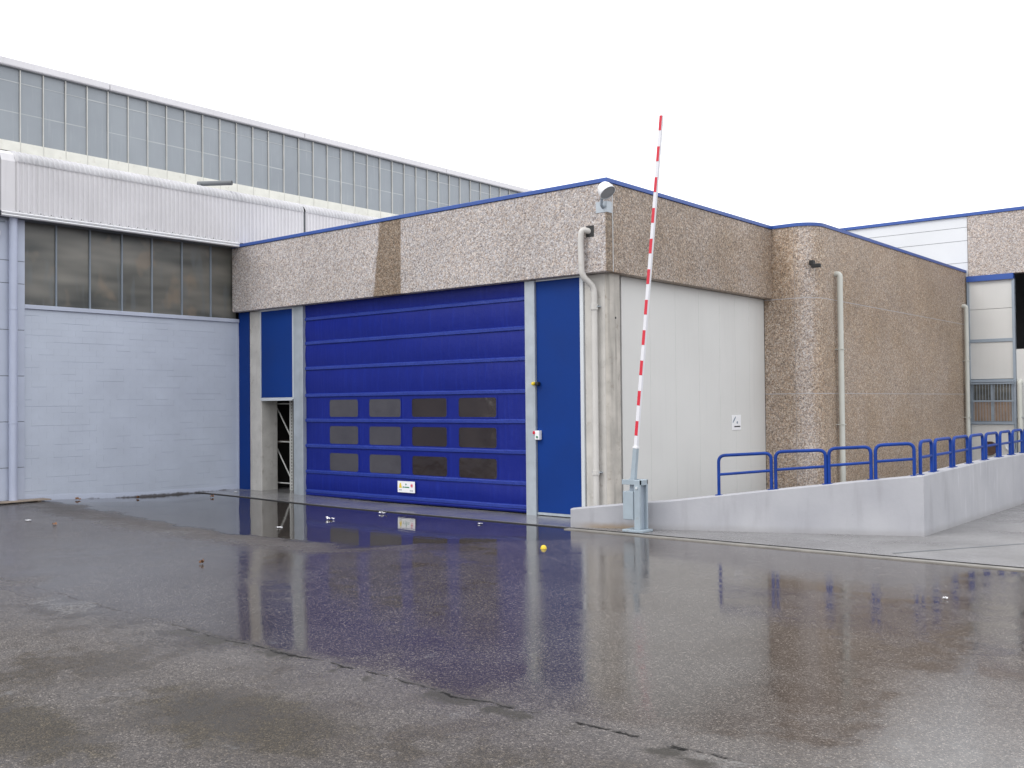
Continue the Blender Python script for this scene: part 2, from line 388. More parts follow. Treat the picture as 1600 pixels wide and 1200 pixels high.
def rounded(path, r, n=6):
    P = [Vector(p) for p in path]; out = [P[0]]
    for a, b, c in zip(P, P[1:], P[2:]):
        d1 = (a-b); d2 = (c-b); rr = min(r, d1.length*.49, d2.length*.49)
        p, q = b+d1.normalized()*rr, b+d2.normalized()*rr
        for i in range(n+1):
            t = i/n; out.append(p*(1-t)**2 + b*2*t*(1-t) + q*t*t)
    out.append(P[-1]); return out
def tube_geo(path, rad, n=12):
    V, F = [], []; P = [Vector(p) for p in path]
    t0 = (P[1]-P[0]).normalized(); ref = Vector((0, 0, 1)) if abs(t0.z) < .9 else Vector((1, 0, 0))
    u = t0.cross(ref).normalized()
    for i, p in enumerate(P):
        t = ((P[min(i+1, len(P)-1)]-p).normalized() + (p-P[max(i-1, 0)]).normalized()).normalized()
        u = (u - t*u.dot(t)).normalized(); v = t.cross(u)
        r = rad if not isinstance(rad, (list, tuple)) else rad[i]
        for k in range(n):
            a = 2*math.pi*k/n; V.append(p + u*math.cos(a)*r + v*math.sin(a)*r)
    for i in range(len(P)-1):
        for k in range(n): F.append((i*n+k, i*n+(k+1) % n, (i+1)*n+(k+1) % n, (i+1)*n+k))
    F.append(tuple(range(n-1, -1, -1))); F.append(tuple((len(P)-1)*n+k for k in range(n)))
    return V, F
def tube(name, path, rad, mat, parent=None, n=12):
    V, F = tube_geo(path, rad, n); return mesh(name, V, F, mat, parent, True)
def lathe(name, prof, origin, axis, mat, parent=None, n=24):
    """prof: (radius, distance along axis)"""
    a = Vector(axis).normalized(); u = a.orthogonal().normalized(); v = a.cross(u); V, F = [], []
    for r, d in prof:
        for k in range(n):
            t = 2*math.pi*k/n; V.append(Vector(origin)+a*d+(u*math.cos(t)+v*math.sin(t))*max(r, 1e-4))
    for i in range(len(prof)-1):
        for k in range(n): F.append((i*n+k, i*n+(k+1) % n, (i+1)*n+(k+1) % n, (i+1)*n+k))
    return mesh(name, V, F, mat, parent, True)
def prism(name, pts, z0, z1, mat, parent=None, smooth=False):
    """vertical prism from plan points; z1 may be a list of top heights"""
    n = len(pts); zt = z1 if isinstance(z1, (list, tuple)) else [z1]*n
    V = [(p[0], p[1], z0) for p in pts] + [(p[0], p[1], zt[i]) for i, p in enumerate(pts)]
    F = [tuple(range(n-1, -1, -1)), tuple(range(n, 2*n))] + [(i, (i+1) % n, n+(i+1) % n, n+i) for i in range(n)]
    return mesh(name, V, F, mat, parent, smooth)

def sm(t): t = max(0, min(1, t)); return t*t*(3-2*t)
def gz(x, y):
    """height of the yard: falls gently away from the drain, level where the pool stands, rising towards the left wall"""
    e = 12.2 + 5.0*sm((x+15.2)/3.2)
    t = max(0.0, e-y); kr = sm((x+17.5)/7.5)
    fall = (0.002*(1-kr)-.021*kr)*4.5*(1-math.exp(-t/4.5)) + .002*min(t, 6)*(1-kr)
    return sm((-x-20)/7)*(0.07 + 0.16*sm((16.5-y)/4.5)) + fall*(1-sm((-x-19)/6)*.8)

# ================================================================== SETTING: ground
def ground():
    xs = [-400, -120, -60] + [-45+i*.5 for i in range(120)] + [20, 60, 120, 400]
    ys = [-400, -120, -40, -10] + [-4+i*.5 for i in range(51)] + [25, 40, 60, 120, 400]
    V = [(x, y, gz(x, y) - (0.0 if y < 17.3 or x < -60 else 0.008)) for y in ys for x in xs]; nx = len(xs)
    F = [(j*nx+i, j*nx+i+1, (j+1)*nx+i+1, (j+1)*nx+i) for j in range(len(ys)-1) for i in range(nx-1)]
    return struct(mesh('ground', V, F, MAT['asphalt'], None, True))
ground()
def strip(name, x0, x1, y0, y1, dz, mat, n=30):
    V, F = [], []
    for i in range(n+1):
        x = x0+(x1-x0)*i/n
        for y, d in ((y0, -.05), (y0, dz), (y1, dz), (y1, -.05)): V.append((x, y, gz(x, y)+d))
    for i in range(n):
        a = i*4
        for k in range(3): F.append((a+k, a+k+1, a+k+5, a+k+4))
    return struct(mesh(name, V, F, mat))
strip('apron', -27.12, -12.9, 17.60, 20.2, 0.012, MAT['apron'])
strip('drain_slot', -27.12, 12.0, 17.465, 17.598, .003, MAT['dark'])
strip('kerb_edging', -12.95, 12.0, 17.28, 17.46, 0.014, MAT['kerb'])
pv = struct(mesh('pavement', [(-12.9, 17.60, .010), (12, 17.60, .010), (12, 60, .010), (-12.9, 60, .010)], [(0, 1, 2, 3)], MAT['pavement']))
struct(mesh('pavement_joint', [(-6.16, 17.86, .0145), (-4.70, 20.36, .0145), (-1.5, 24.0, .0145), (-1.5, 24.07, .0145), (-4.75, 20.43, .0145), (-6.22, 17.90, .0145)], [(0, 1, 4, 5), (1, 2, 3, 4)], MAT['jointdark']))

# ================================================================== BLUE DOOR BUILDING
XL, YD, YF, XR = -27.13, 19.06, 18.795, -12.79
ZT = 7.80            # top of the cap
dep = empty('loading_building', (-19.9, 23, 0))
tag(dep, 'pebble concrete loading building with huge blue folding door and blue roof edge', 'building')
def wbox(*a, **k): return box(*a, parent=dep, **k)
# fascia
box('front_fascia', XL+.02, XR, YF, 19.04, 5.68, ZT-.1, MAT['agg_front'], dep, .012)
box('side_fascia', XR-.26, XR, 19.065, 27.27, 5.68, ZT-.1, MAT['agg_side'], dep, .01)
box('corner_joint', XR-.26, XR-.006, 19.042, 19.063, 5.69, ZT-.1, MAT['alu'], dep)
# caps
box('roof_cap', XL+.0, XR+.03, YF-.03, YF+.32, ZT-.098, ZT, MAT['cap'], dep, .008)
box('roof_cap', XR-.3, XR+.03, YF+.322, 27.25, ZT-.098, ZT, MAT['cap'], dep, .008)
# door jambs, blue cladding
box('door_jamb', -23.83-.44, -23.83, YD-.10, YD+.2, 0.0, 5.675, MAT['galv'], dep, .01)
box('door_jamb', -15.34, -15.035, YD-.10, YD+.2, 0.0, 5.675, MAT['galv'], dep, .01)
box('blue_wall_panel', -15.03, -13.72, YD-.03, YD+.1, 0.09, 5.64, MAT['blue_panel'], dep, .004)
box('panel_trim', -13.716, -13.62, YD-.06, YD+.1, 0.06, 5.675, MAT['alu'], dep, .004)
box('panel_trim', -15.03, -13.72, YD-.05, YD+.08, 5.642, 5.676, MAT['alu'], dep)
box('panel_trim', -15.03, -13.72, YD-.05, YD+.08, 0.03, 0.088, MAT['galv'], dep)
box('blue_wall_panel', -27.12, -26.58, YD-.02, YD+.1, 0.07, 5.675, MAT['blue_panel'], dep, .004)
box('blue_wall_panel', -25.93, -24.38, YD-.03, YD+.1, 2.96, 5.63, MAT['blue_panel'], dep, .004)
box('panel_trim', -25.975, -25.932, YD-.05, YD+.1, 2.9, 5.675, MAT['alu'], dep)
box('panel_trim', -24.378, -24.275, YD-.05, YD+.1, 2.9, 5.675, MAT['alu'], dep)
box('panel_trim', -25.93, -24.38, YD-.06, YD+.15, 2.86, 2.955, MAT['alu'], dep, .006)
box('panel_trim', -25.93, -24.38, YD-.05, YD+.1, 5.632, 5.676, MAT['alu'], dep)
# columns
box('column', -26.575, -25.98, YD, YD+.62, -.1, 5.676, MAT['concrete'], dep, .02)
box('column', -13.615, -13.045, YD-.01, YD+.55, -.1, 5.676, MAT['concrete'], dep, .012)
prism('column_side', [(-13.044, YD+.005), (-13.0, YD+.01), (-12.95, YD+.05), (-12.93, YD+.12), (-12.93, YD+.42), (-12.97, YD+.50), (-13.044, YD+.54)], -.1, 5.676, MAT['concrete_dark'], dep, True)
lathe('column_hole', [(0.0, 0), (.028, 0), (.028, .02), (0, .02)], (-12.945, YD+.26, 4.66), (1, 0, 0), MAT['black'], dep, 10)
boxes('wall_gap', [(-13.25, -13.10, YD+.56, YD+.69, -.1, 5.676)], MAT['dark'], dep)
# white sandwich wall under the side fascia
edges = [19.76, 21.01, 22.22, 23.42, 24.55, 25.45, 26.30, 27.275]
for a, b_ in zip(edges, edges[1:]):
    box('wall_panel', -13.16, -13.06, a+.0025, b_-.0025, -.1, 5.676, MAT['white_panel'], dep, .002)
boxes('wall_panel_core', [(-13.22, -13.10, 19.76, 27.27, -.1, 5.676)], MAT['jointdark'], dep)
# interior shell: dark hall behind the door
boxes('interior_wall', [(-27.10, -27.0, 19.70, 39.9, -.1, 7.4), (-27.0, -13.3, 39.8, 39.95, -.1, 7.4)], MAT['interior'], dep)
box('roof_deck', -27.1, XR-.27, 19.1, 40.0, 7.42, 7.5, MAT['roof'], dep)
boxes('lintel_soffit', [(-27.1, -13.08, 19.05, 19.7, 5.70, 5.9)], MAT['concrete'], dep)

# ---- the folding door
door = box('folding_door', -23.85, -15.32, YD+.04, YD+.09, 0.04, 5.9, MAT['door'], dep)
ribz = [5.27, 4.55, 3.80, 3.00, 2.26, 1.51, 0.745, 0.17]
wx = [(-22.78, -21.51), (-21.08, -19.78), (-19.385, -18.06), (-17.675, -16.35)]
wz = [(2.35, 2.885), (1.573, 2.124), (0.796, 1.346)]
bands = [(5.9, 5.30)] + [(a-.035, b_+.035) for a, b_ in zip(ribz, ribz[1:])] + [(.135, .04)]
def curtain(z1, z0, holes):
    """one fabric field between two ribs, bellied a little, with real window cut-outs"""
    xs = [-23.85, -15.32]; zs = [z0, z1]
    for a, b_ in holes[0]: xs += [a, b_]
    if holes[1]: zs += list(holes[1])
    for k in range(1, 24): xs.append(-23.85+k*.355)
    for k in range(1, 5): zs.append(z0+(z1-z0)*k/5)
    xs = sorted(set(round(q, 4) for q in xs)); zs = sorted(set(round(q, 4) for q in zs))
    V, F = [], []
    for z in zs:
        t = (z-z0)/(z1-z0)
        for x in xs:
            sag = (0 if holes[1] else -.03*math.sin(math.pi*t)) + (.002 if holes[1] else .012)*mnoise.noise(Vector((x*1.3, z*.8, 3)))
            V.append((x, YD+.03+sag, z))
    nx = len(xs)
    for j in range(len(zs)-1):
        for i in range(nx-1):
            cx, cz = (xs[i]+xs[i+1])/2, (zs[j]+zs[j+1])/2
            if holes[1] and holes[1][0] < cz < holes[1][1] and any(a < cx < b_ for a, b_ in holes[0]): continue
            F.append((j*nx+i, j*nx+i+1, (j+1)*nx+i+1, (j+1)*nx+i))
    return mesh('fabric_field', V, F, MAT['door'], door, True)
for z1, z0 in bands:
    h = [q for q in wz if z0 < q[0] and q[1] < z1]
    curtain(z1, z0, (wx if h else [], h[0] if h else None))
def rib(z):
    V, F = [], []; prof = [(0.0, .06), (-.022, .050), (-.040, .034), (-.034, -.035), (-.018, -.046), (0.0, -.05)]
    N = 30
    for i in range(N+1):
        x = -23.84+8.51*i/N; dz = .006*mnoise.noise(Vector((x*.7, z, 1)))
        V += [(x, YD+.03+a, z+b_+dz) for a, b_ in prof]
    m = len(prof)
    for i in range(N):
        for k in range(m-1): F.append((i*m+k, i*m+k+1, (i+1)*m+k+1, (i+1)*m+k))
    return mesh('rib', V, F, MAT['rib'], door, True)
for z in ribz: rib(z)
def rrect(x0, x1, z0, z1, r, y, n=4):
    P = []
    for cx, cz, a0 in ((x1-r, z1-r, 0), (x0+r, z1-r, 90), (x0+r, z0+r, 180), (x1-r, z0+r, 270)):
        for i in range(n+1):
            a = R(a0+90*i/n); P.append((cx+r*math.cos(a), y, cz+r*math.sin(a)))
    return P
for (z0, z1) in wz:
    for ci, (x0, x1) in enumerate(wx):
        inner = rrect(x0+.015, x1-.015, z0+.015, z1-.015, .075, YD+.026); n = len(inner)
        back = [(a, YD+.034, c) for a, b_, c in inner]
        mesh('window_pane', inner+back, [tuple(range(n)), tuple(range(2*n-1, n-1, -1))]+[(i, (i+1) % n, n+(i+1) % n, n+i) for i in range(n)], MAT['vinyl_milky' if ci < 2 else 'vinyl'], door)
        rim = rrect(x0+.02, x1-.02, z0+.02, z1-.02, .075, YD+.0225)
        sq = rrect(x0-.012, x1+.012, z0-.012, z1+.012, .004, YD+.0225)
        mesh('window_surround', rim+sq, [(i, (i+1) % n, n+(i+1) % n, n+i) for i in range(n)], MAT['door'], door)
# real openings: the backing leaf must not close the windows
me = bpy.data.meshes.new('folding_door'); V, F = [], []
xs = [-23.85]+[q for p in wx for q in p]+[-15.32]; zs = [.04]+[q for p in sorted(wz) for q in p]+[5.9]
for z in zs:
    for x in xs: V.append(Vector((x, YD+.07, z))-WL[door])
nx = len(xs)
for j in range(len(zs)-1):
    for i in range(nx-1):
        if i % 2 == 1 and j % 2 == 1: continue
        F.append((j*nx+i, j*nx+i+1, (j+1)*nx+i+1, (j+1)*nx+i))
me.from_pydata(V, [], F); me.materials.append(MAT['door']); door.data = me

# ---- wing with the rounded corner
XW, YW, YB = -11.5, 27.28, 42.0
rad = .68; cx, cyy = XW-rad, YW+rad
def offs(path, d):   # offset a plan path inwards (to the left/back)
    out = []
    for i, p in enumerate(path):
        a = Vector(path[max(i-1, 0)]); b_ = Vector(path[min(i+1, len(path)-1)]); t = (b_-a).normalized(); out.append((p[0]-t.y*d, p[1]+t.x*d))
    return out
arc = [(cx+rad*math.sin(R(a)), cyy-rad*math.cos(R(a))) for a in range(0, 91, 9)]
cols = [[(-13.05, YW), (-12.50, YW), (-12.117, YW)],
        [(-12.105, YW)] + ([(cx, YW)] if cx > -12.1 else []) + [q for q in arc if q[0] > -12.09] + [(XW, 28.35)],
        [(XW, 28.353), (XW, 34.9)], [(XW, 34.903), (XW, YB)]]
rows = [(-.1, 2.904), (2.928, 5.64), (5.664, ZT-.09)]
for col in cols:
    for z0, z1 in rows:
        inn = offs(col, .12); n = len(col); pts = col+inn[::-1]
        prism('concrete_panel', pts, z0, z1, MAT['agg_wing'], dep, True)
allp = [(-13.05, YW), (-12.2, YW)] + [q for q in arc if q[0] > -12.19] + [(XW, YB)]
inn = offs(allp, .005); inn2 = offs(allp, .2)
prism('panel_joint_filler', [(p[0], p[1]) for p in inn]+inn2[::-1], -.1, ZT-.12, MAT['joint'], dep, True)
o1 = offs(allp, -.03); o2 = offs(allp, .25)
prism('roof_cap', o1+o2[::-1], ZT-.09, ZT+.004, MAT['cap'], dep, True)
box('roof_deck', -13.0, XW-.24, 28.1, YB, 7.3, 7.4, MAT['roof'], dep)

# ================================================================== LEFT FACTORY HALL
hall = empty('factory_hall', (-35, 22, 0))
tag(hall, 'old factory hall with lilac painted brick wall, ribbed white eave and glazed clerestory', 'factory hall')
YP = 12.28
wall = box('brick_wall', XL-.30, XL-.007, YP, 19.05, -.4, 5.36, MAT['mortar'], hall)
ch, bl = 0.1745, 0.405
spots = []
z = -.05; row = 0
while z+ch < 5.37:
    y = YP + (-.2 if row % 2 else 0)
    while y < 19.04:
        a, b_ = max(y, YP)+.0004, min(y+bl, 19.045)-.0004
        if b_-a > .06: spots.append((a, b_, z+(.0003 if (math.sin(y*1.7+row*2.3)+random.uniform(-1.2, 1.2)) < .45 else .005), z+ch-.0003))
        y += bl
    z += ch; row += 1
spots = [q for q in spots if q[3] > gz(XL, q[0])]
spots.sort(key=lambda q: q[0])
def bprof(h):
    c_ = .0045 if h < ch-.004 else .0006      # open joint under some bricks, the others are painted shut
    return [(-.03, 0), (-c_, 0), (0, c_), (0, h-.0006), (-.0006, h), (-.03, h)]
BR = {}
def brick_obj(ln, h):
    """brick with worn upper and lower arrises; alike bricks share a mesh"""
    key = (ln, round(h, 3))
    if key not in BR:
        P = bprof(h); V = [(p[0], -ln/2, p[1]) for p in P]+[(p[0], ln/2, p[1]) for p in P]; n = len(P)
        me = bpy.data.meshes.new('brick'); me.from_pydata(V, [], [tuple(range(n-1, -1, -1)), tuple(range(n, 2*n))]+[(i, (i+1) % n, n+(i+1) % n, n+i) for i in range(n)])
        me.materials.append(MAT['brick']); BR[key] = me
    return finish(bpy.data.objects.new('brick', BR[key]), (0, 0, 0), wall)
def brick_d(): return XL+random.choice((0, 0, 0, .0003, .0006, -.0003, .0012))
for a, b_, z0, z1 in spots[:300]:
    d = brick_d()
    o = brick_obj(round(b_-a, 3), z1-z0)
    o.location = Vector((d, (a+b_)/2, z0)) - WL[wall]
V, F = [], []
for a, b_, z0, z1 in spots[300:]:
    d = brick_d(); k = len(V); P = bprof(z1-z0); n = len(P)
    V += [(d+p[0], a, z0+p[1]) for p in P]+[(d+p[0], b_, z0+p[1]) for p in P]
    F += [tuple(q+k for q in f) for f in [tuple(range(n-1, -1, -1)), tuple(range(n, 2*n))]+[(i, (i+1) % n, n+(i+1) % n, n+i) for i in range(n)]]
st = mesh('bricks_far', V, F, MAT['brick'], wall); st['kind'] = 'stuff'; st.name = 'brick_field'
V, F = [], []      # rendered foot of the wall, uneven lower edge
N = 60
for i in range(N+1):
    y = YP+(19.05-YP)*i/N; top = .10+gz(XL, y)+.05*mnoise.noise(Vector((y*1.1, 0, 5)))+.05
    for xx, zz in ((XL+.002, top), (XL+.012, top-.04), (XL+.02+.008*mnoise.noise(Vector((y*3, 1, 0))), gz(XL, y)-.05)): V.append((xx, y, zz))
for i in range(N):
    for k in range(2): F.append((i*3+k, i*3+k+1, i*3+k+4, i*3+k+3))
mesh('rendered_plinth', V, F, MAT['plinth'], hall, True)
box('corner_trim', XL-.02, XL+.02, 18.985, 19.035, -.05, 5.36, MAT['lilac_paint'], hall)
# window band
box('window_sill', XL-.25, XL+.06, YP, 19.03, 5.362, 5.475, MAT['lilac_paint'], hall, .008)
mul = [12.29, 13.21, 14.175, 15.14, 16.09, 17.09, 18.10, 19.06]
for a, b_ in zip(mul, mul[1:]):
    box('pane', XL-.16, XL-.14, a+.02, b_-.02, 5.475, 7.85, MAT['wired'], hall)
for k, a in enumerate(mul[1:-1]):
    box('mullion', XL-.15, XL-.09, a-.022, a+.022, 5.476, 7.85, MAT['frame_dark'], hall, .006)
box('mullion', XL-.15, XL-.06, YP, YP+.05, 5.476, 7.85, MAT['lilac_paint'], hall)
boxes('window_header', [(XL-.2, XL+.25, 11.4, 19.0, 7.80, 7.90)], MAT['frame_grey'], hall)
boxes('soffit', [(XL-.3, XL+.30, 2, 18.78, 7.72, 7.79)], MAT['jointdark'], hall)
boxes('dark_room', [(XL-.7, XL-.6, YP, 27, 5.0, 8.0)], MAT['interior'], hall)
# pilaster of stacked panels
for k, (z0, z1) in enumerate([(-.4, 1.13), (1.145, 2.34), (2.355, 3.55), (3.565, 4.77), (4.785, 6.0), (6.015, 6.6), (6.615, 7.72)][:6] + [(6.615, 7.72)]):
    for ya, yb in ((10.9, YP), (9.4, 10.89), (7.9, 9.39), (6.4, 7.89)):
        box('pier_panel', XL-.3, XL+.06, ya, yb, z0, z1, MAT['lilac_paint'], hall, .004)
boxes('pier_core', [(XL-.28, XL+.045, 6.4, YP-.01, -.4, 7.72)], MAT['jointdark'], hall)
# gutter
def extrude_y(name, prof, y0, y1, mat, parent, smooth=True, n=1):
    V, F = [], []; m = len(prof)
    for i in range(n+1):
        y = y0+(y1-y0)*i/n; V += [(p[0], y, p[1]) for p in prof]
    for i in range(n):
        for k in range(m-1): F.append((i*m+k, i*m+k+1, (i+1)*m+k+1, (i+1)*m+k))
    return mesh(name, V, F, mat, parent, smooth)
XG = -26.73
g = [(XG-.2, 7.73), (XG-.02, 7.70), (XG+.05, 7.705), (XG+.075, 7.73), (XG+.06, 7.755), (XG+.03, 7.765), (XG+.065, 7.785), (XG+.075, 7.81), (XG+.04, 7.84), (XG-.05, 7.835)]
extrude_y('gutter', g, 11.5, 18.78, MAT['white'], hall)
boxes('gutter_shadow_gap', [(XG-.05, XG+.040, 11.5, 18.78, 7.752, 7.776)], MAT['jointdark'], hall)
# ribbed metal eave
def ribbed(name, prof, y0, y1, mat, depth):
    nrm = []
    for i in range(len(prof)):
        a, b_ = Vector(prof[max(i-1, 0)]), Vector(prof[min(i+1, len(prof)-1)]); t = (b_-a).normalized(); nrm.append((t.y, -t.x))
    V, F = [], []; per = .1395; k = 8; n = int((y1-y0)/per*k); m = len(prof)
    shape = [0, 0, .25, 1, 1, 1, .25, 0]
    for i in range(n+1):
        y = y0+(y1-y0)*i/n; d = depth*shape[i % k]
        V += [(p[0]+q[0]*d, y, p[1]+q[1]*d) for p, q in zip(prof, nrm)]
    for i in range(n):
        for j in range(m-1): F.append((i*m+j, i*m+j+1, (i+1)*m+j+1, (i+1)*m+j))
    return mesh(name, V, F, mat, hall)
def eave(y0, y1):
    ribbed('ribbed_eave', [(XG, 7.845), (XG, 8.4), (XG, 9.19)], y0, y1, MAT['white_metal'], .045)
    arc_ = [(XG+.012, 9.16)] + [(XG-.28+.292*math.cos(R(a)), 9.16+.28*math.sin(R(a))) for a in range(10, 77, 11)] + [(XG-1.2, 9.60), (XG-4, 10.35), (-34.95, 11.30)]
    ribbed('curved_eave', arc_, y0, y1, MAT['eave_grey'], .06)
eave(11.86, 21.30); eave(21.42, 45)
boxes('eave_joint', [(XG-.25, XG-.03, 21.28, 21.44, 7.9, 9.2)], MAT['jointdark'], hall)
pr = [(XG+.03, 7.845), (XG+.03, 9.16), (XG-.06, 9.36), (XG-.26, 9.47), (XG-1.2, 9.66), (-34.95, 11.33)]
extrude_y('eave_end_trim', pr, 11.5, 11.86, MAT['white_metal'], hall, False)
extrude_y('eave_end_trim', [(a-.02, b_-.01) for a, b_ in pr], 4, 11.497, MAT['white_metal'], hall, False)
scr = [(XG+.02, XG+.036, y-.008, y+.008, 7.865, 7.885) for y in [11.98+i*.279 for i in range(24)]]
boxes('screw_row', scr, MAT['black'], hall)
# clerestory
cl = empty('clerestory', (-35.2, 29, 11.3)); cl.parent = hall; cl.location = WL[cl]-WL[hall]
XC = -35.0
ys = [15.722-.7985*10+i*.7985 for i in range(50)]
zr = [11.86, 12.88, 13.93, 14.38]
for i, (a, b_) in enumerate(zip(ys, ys[1:])):
    for j in range(3):
        box('pane', XC-.06-.008*j, XC-.045-.008*j, a+.02, b_-.02, zr[j]+.003, zr[j+1]+.02, MAT['poly'], cl)
    box('base_panel', XC-.05, XC+.03, a+.012, b_-.012, 11.50, 11.858, MAT['cream'], cl, .01)
for a in ys: box('mullion', XC-.045, XC+.012, a-.014, a+.014, 11.50, 14.38, MAT['mull'], cl)
for i, (a, b_) in enumerate(zip(ys, ys[1:])):
    for zz in zr[1:3]:
        if random.random() < .85: box('sheet_edge', XC-.052, XC-.043, a+.025, b_-.025, zz-.012+random.uniform(-.02, .005), zz+.012, MAT['polyedge'], cl)
boxes('clerestory_backing', [(XC-.5, XC-.4, 6, 48, 9, 14.4)], MAT['interior'], cl)
for a, b_ in ((6, 18.9), (18.92, 27.9), (27.92, 36.9), (36.92, 48)):
    box('roof_fascia', XC-.4, XC+.16, a, b_, 14.41, 14.66, MAT['white_metal'], cl, .03, 2)
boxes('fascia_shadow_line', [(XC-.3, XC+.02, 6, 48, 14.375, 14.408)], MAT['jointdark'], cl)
boxes('upper_roof', [(-60, XC-.3, 6, 48, 14.3, 14.5), (-60, -35.0, 6, 6.2, 9, 14.3)], MAT['roof'], hall)

# ================================================================== BACK BUILDING, far right
back = empty('back_building', (-8, 48, 0))
tag(back, 'distant building at the right with white cladding, pebble concrete band and barred window', 'building')
zs = [7.3, 8.12, 8.99, 9.52, 9.95]
for a, b_ in zip(zs, zs[1:]):
    box('white_cladding_panel', -36, -11.42, YB, YB+.12, a+.008, b_-.008, MAT['white_clad'], back, .004)
boxes('cladding_core', [(-36, -11.42, YB+.02, YB+.3, 0, 9.94)], MAT['jointdark'], back)
box('concrete_band', -11.40, 6, YB-.04, YB+.3, 7.55, 9.95, MAT['agg_back'], back, .01)
box('roof_edge', -36, 6, YB-.08, YB+.3, 9.952, 10.07, MAT['cap'], back)
box('blue_lintel', -11.46, -9.76, YB-.12, YB+.1, 7.33, 7.547, MAT['cap'], back)
for z0, z1, mt in ((5.06, 6.22, 'white_panel'), (6.235, 7.33, 'white_panel'), (3.5, 4.93, 'white_panel'), (-.1, 1.72, 'white_panel')):
    box('wall_panel', -11.40, -9.80, YB+.0, YB+.12, z0, z1, MAT[mt], back)
box('transom', -11.40, -9.80, YB-.04, YB+.1, 4.935, 5.055, MAT['frame_grey'], back)
box('frame_post', -11.46, -11.38, YB-.07, YB+.1, 0, 7.33, MAT['frame_grey'], back)
box('frame_post', -9.83, -9.74, YB-.07, YB+.1, 0, 7.33, MAT['frame_grey'], back)
boxes('dark_opening', [(-9.73, 3, YB+1.6, YB+1.7, 4.6, 7.55)], MAT['brown'], back)
box('wall_panel', -9.73, 6, YB+.0, YB+.12, -.1, 4.62, MAT['white_panel'], back)
box('wall_panel', 3, 6, YB+.0, YB+.12, 4.62, 7.55, MAT['white_panel'], back)
win = box('window', -11.37, -9.84, YB-.02, YB+.05, 1.72, 3.48, MAT['frame_grey'], back)
for xa, xb in ((-11.29, -10.66), (-10.54, -9.92)):
    box('pane', xa, xb, YB-.035, YB-.022, 1.86, 2.60, MAT['board_brown'], win)
    box('pane', xa, xb, YB-.035, YB-.022, 2.66, 3.28, MAT['wired'], win)
for k in range(15):
    x = -11.35+k*.1075; box('grille_bar', x-.007, x+.007, YB-.14, YB-.126, 1.74, 3.36, MAT['frame_grey'], win)
for zz in (1.78, 2.64, 3.32): box('grille_rail', -11.42, -9.80, YB-.155, YB-.141, zz-.025, zz+.025, MAT['frame_grey'], win)
box('window_hood', -11.42, -9.80, YB-.16, YB, 3.37, 3.44, MAT['frame_grey'], win)
boxes('rear_wall', [(-36, 6, YB+14, YB+14.2, -.1, 9.9), (6, 6.2, YB, YB+14, -.1, 9.9), (-36, 6, YB+.3, YB+14, 9.7, 9.8)], MAT['roof'], back)
v = lathe('wall_vent', [(0, .05), (.2, .05), (.24, .09), (.27, .09), (.27, 0)], (-10.72, YB-.0, .80), (0, -1, 0), MAT['brown'], None, 24)
tag(v, 'round brown vent on the white wall behind the blue rail hoops', 'vent')
v = lathe('wall_vent', [(0, .04), (.15, .04), (.18, .07), (.2, .07), (.2, 0)], (-9.98, YB-.0, .92), (0, -1, 0), MAT['white_clad'], None, 20)
tag(v, 'small pale round vent beside the brown one on the far white wall', 'vent')

# ================================================================== RAMP
rw = empty('ramp_wall', (-9, 20, 0))
tag(rw, 'low lilac grey concrete ramp wall rising from the door to a corner', 'wall')
A, B = Vector((-13.02, 17.62)), Vector((-6.456, 20.45)); d = (B-A).normalized(); nn = Vector((-d.y, d.x))
L = (B-A).length
def top(t):
    pts = [(0, .405), (.17, .54), (.30, .62), (.44, .745), (.6, .885), (.735, 1.0), (.865, 1.11), (1, 1.21)]
    for (a, za), (b_, zb) in zip(pts, pts[1:]):
        if t <= b_: return za+(zb-za)*(t-a)/(b_-a)
    return 1.21
N = 24; V, F = [], []
for i in range(N+1):
    t = i/N; p = A+d*L*t; zt = top(t)+.006*mnoise.noise(Vector((t*9, 0, 0)))
    th = .26 if i < N else .26
    q = p+nn*th
    if i == N: q = Vector((B.x-.26, p.y+nn.y*th+.06))
    e = .02
    V += [(p.x, p.y, -.1), (p.x, p.y, zt-e), (p.x+nn.x*e, p.y+nn.y*e, zt), (q.x-nn.x*e, q.y-nn.y*e, zt), (q.x, q.y, zt-e), (q.x, q.y, -.1)]
for i in range(N):
    for k in range(5): F.append((i*6+k, i*6+k+1, (i+1)*6+k+1, (i+1)*6+k))
F.append((0, 1, 2, 3, 4, 5)); F.append(tuple(N*6+k for k in (5, 4, 3, 2, 1, 0)))
mesh('front_wall', V, F, MAT['ramp'], rw)
V, F = [], []; N2 = 20
for i in range(N2+1):
    y = B.y+(YB-B.y)*i/N2 + (0.002 if i == 0 else 0); zt = 1.21+.08*min(1, (y-B.y)/5); x0, x1 = B.x, B.x-.26; e = .02
    V += [(x0, y, -.1), (x0, y, zt-e), (x0-e, y, zt), (x1+e, y, zt), (x1, y, zt-e), (x1, y, -.1)]
for i in range(N2):
    for k in range(5): F.append((i*6+k, i*6+k+1, (i+1)*6+k+1, (i+1)*6+k))
F.append((0, 1, 2, 3, 4, 5))
mesh('side_wall', V, F, MAT['ramp'], rw)
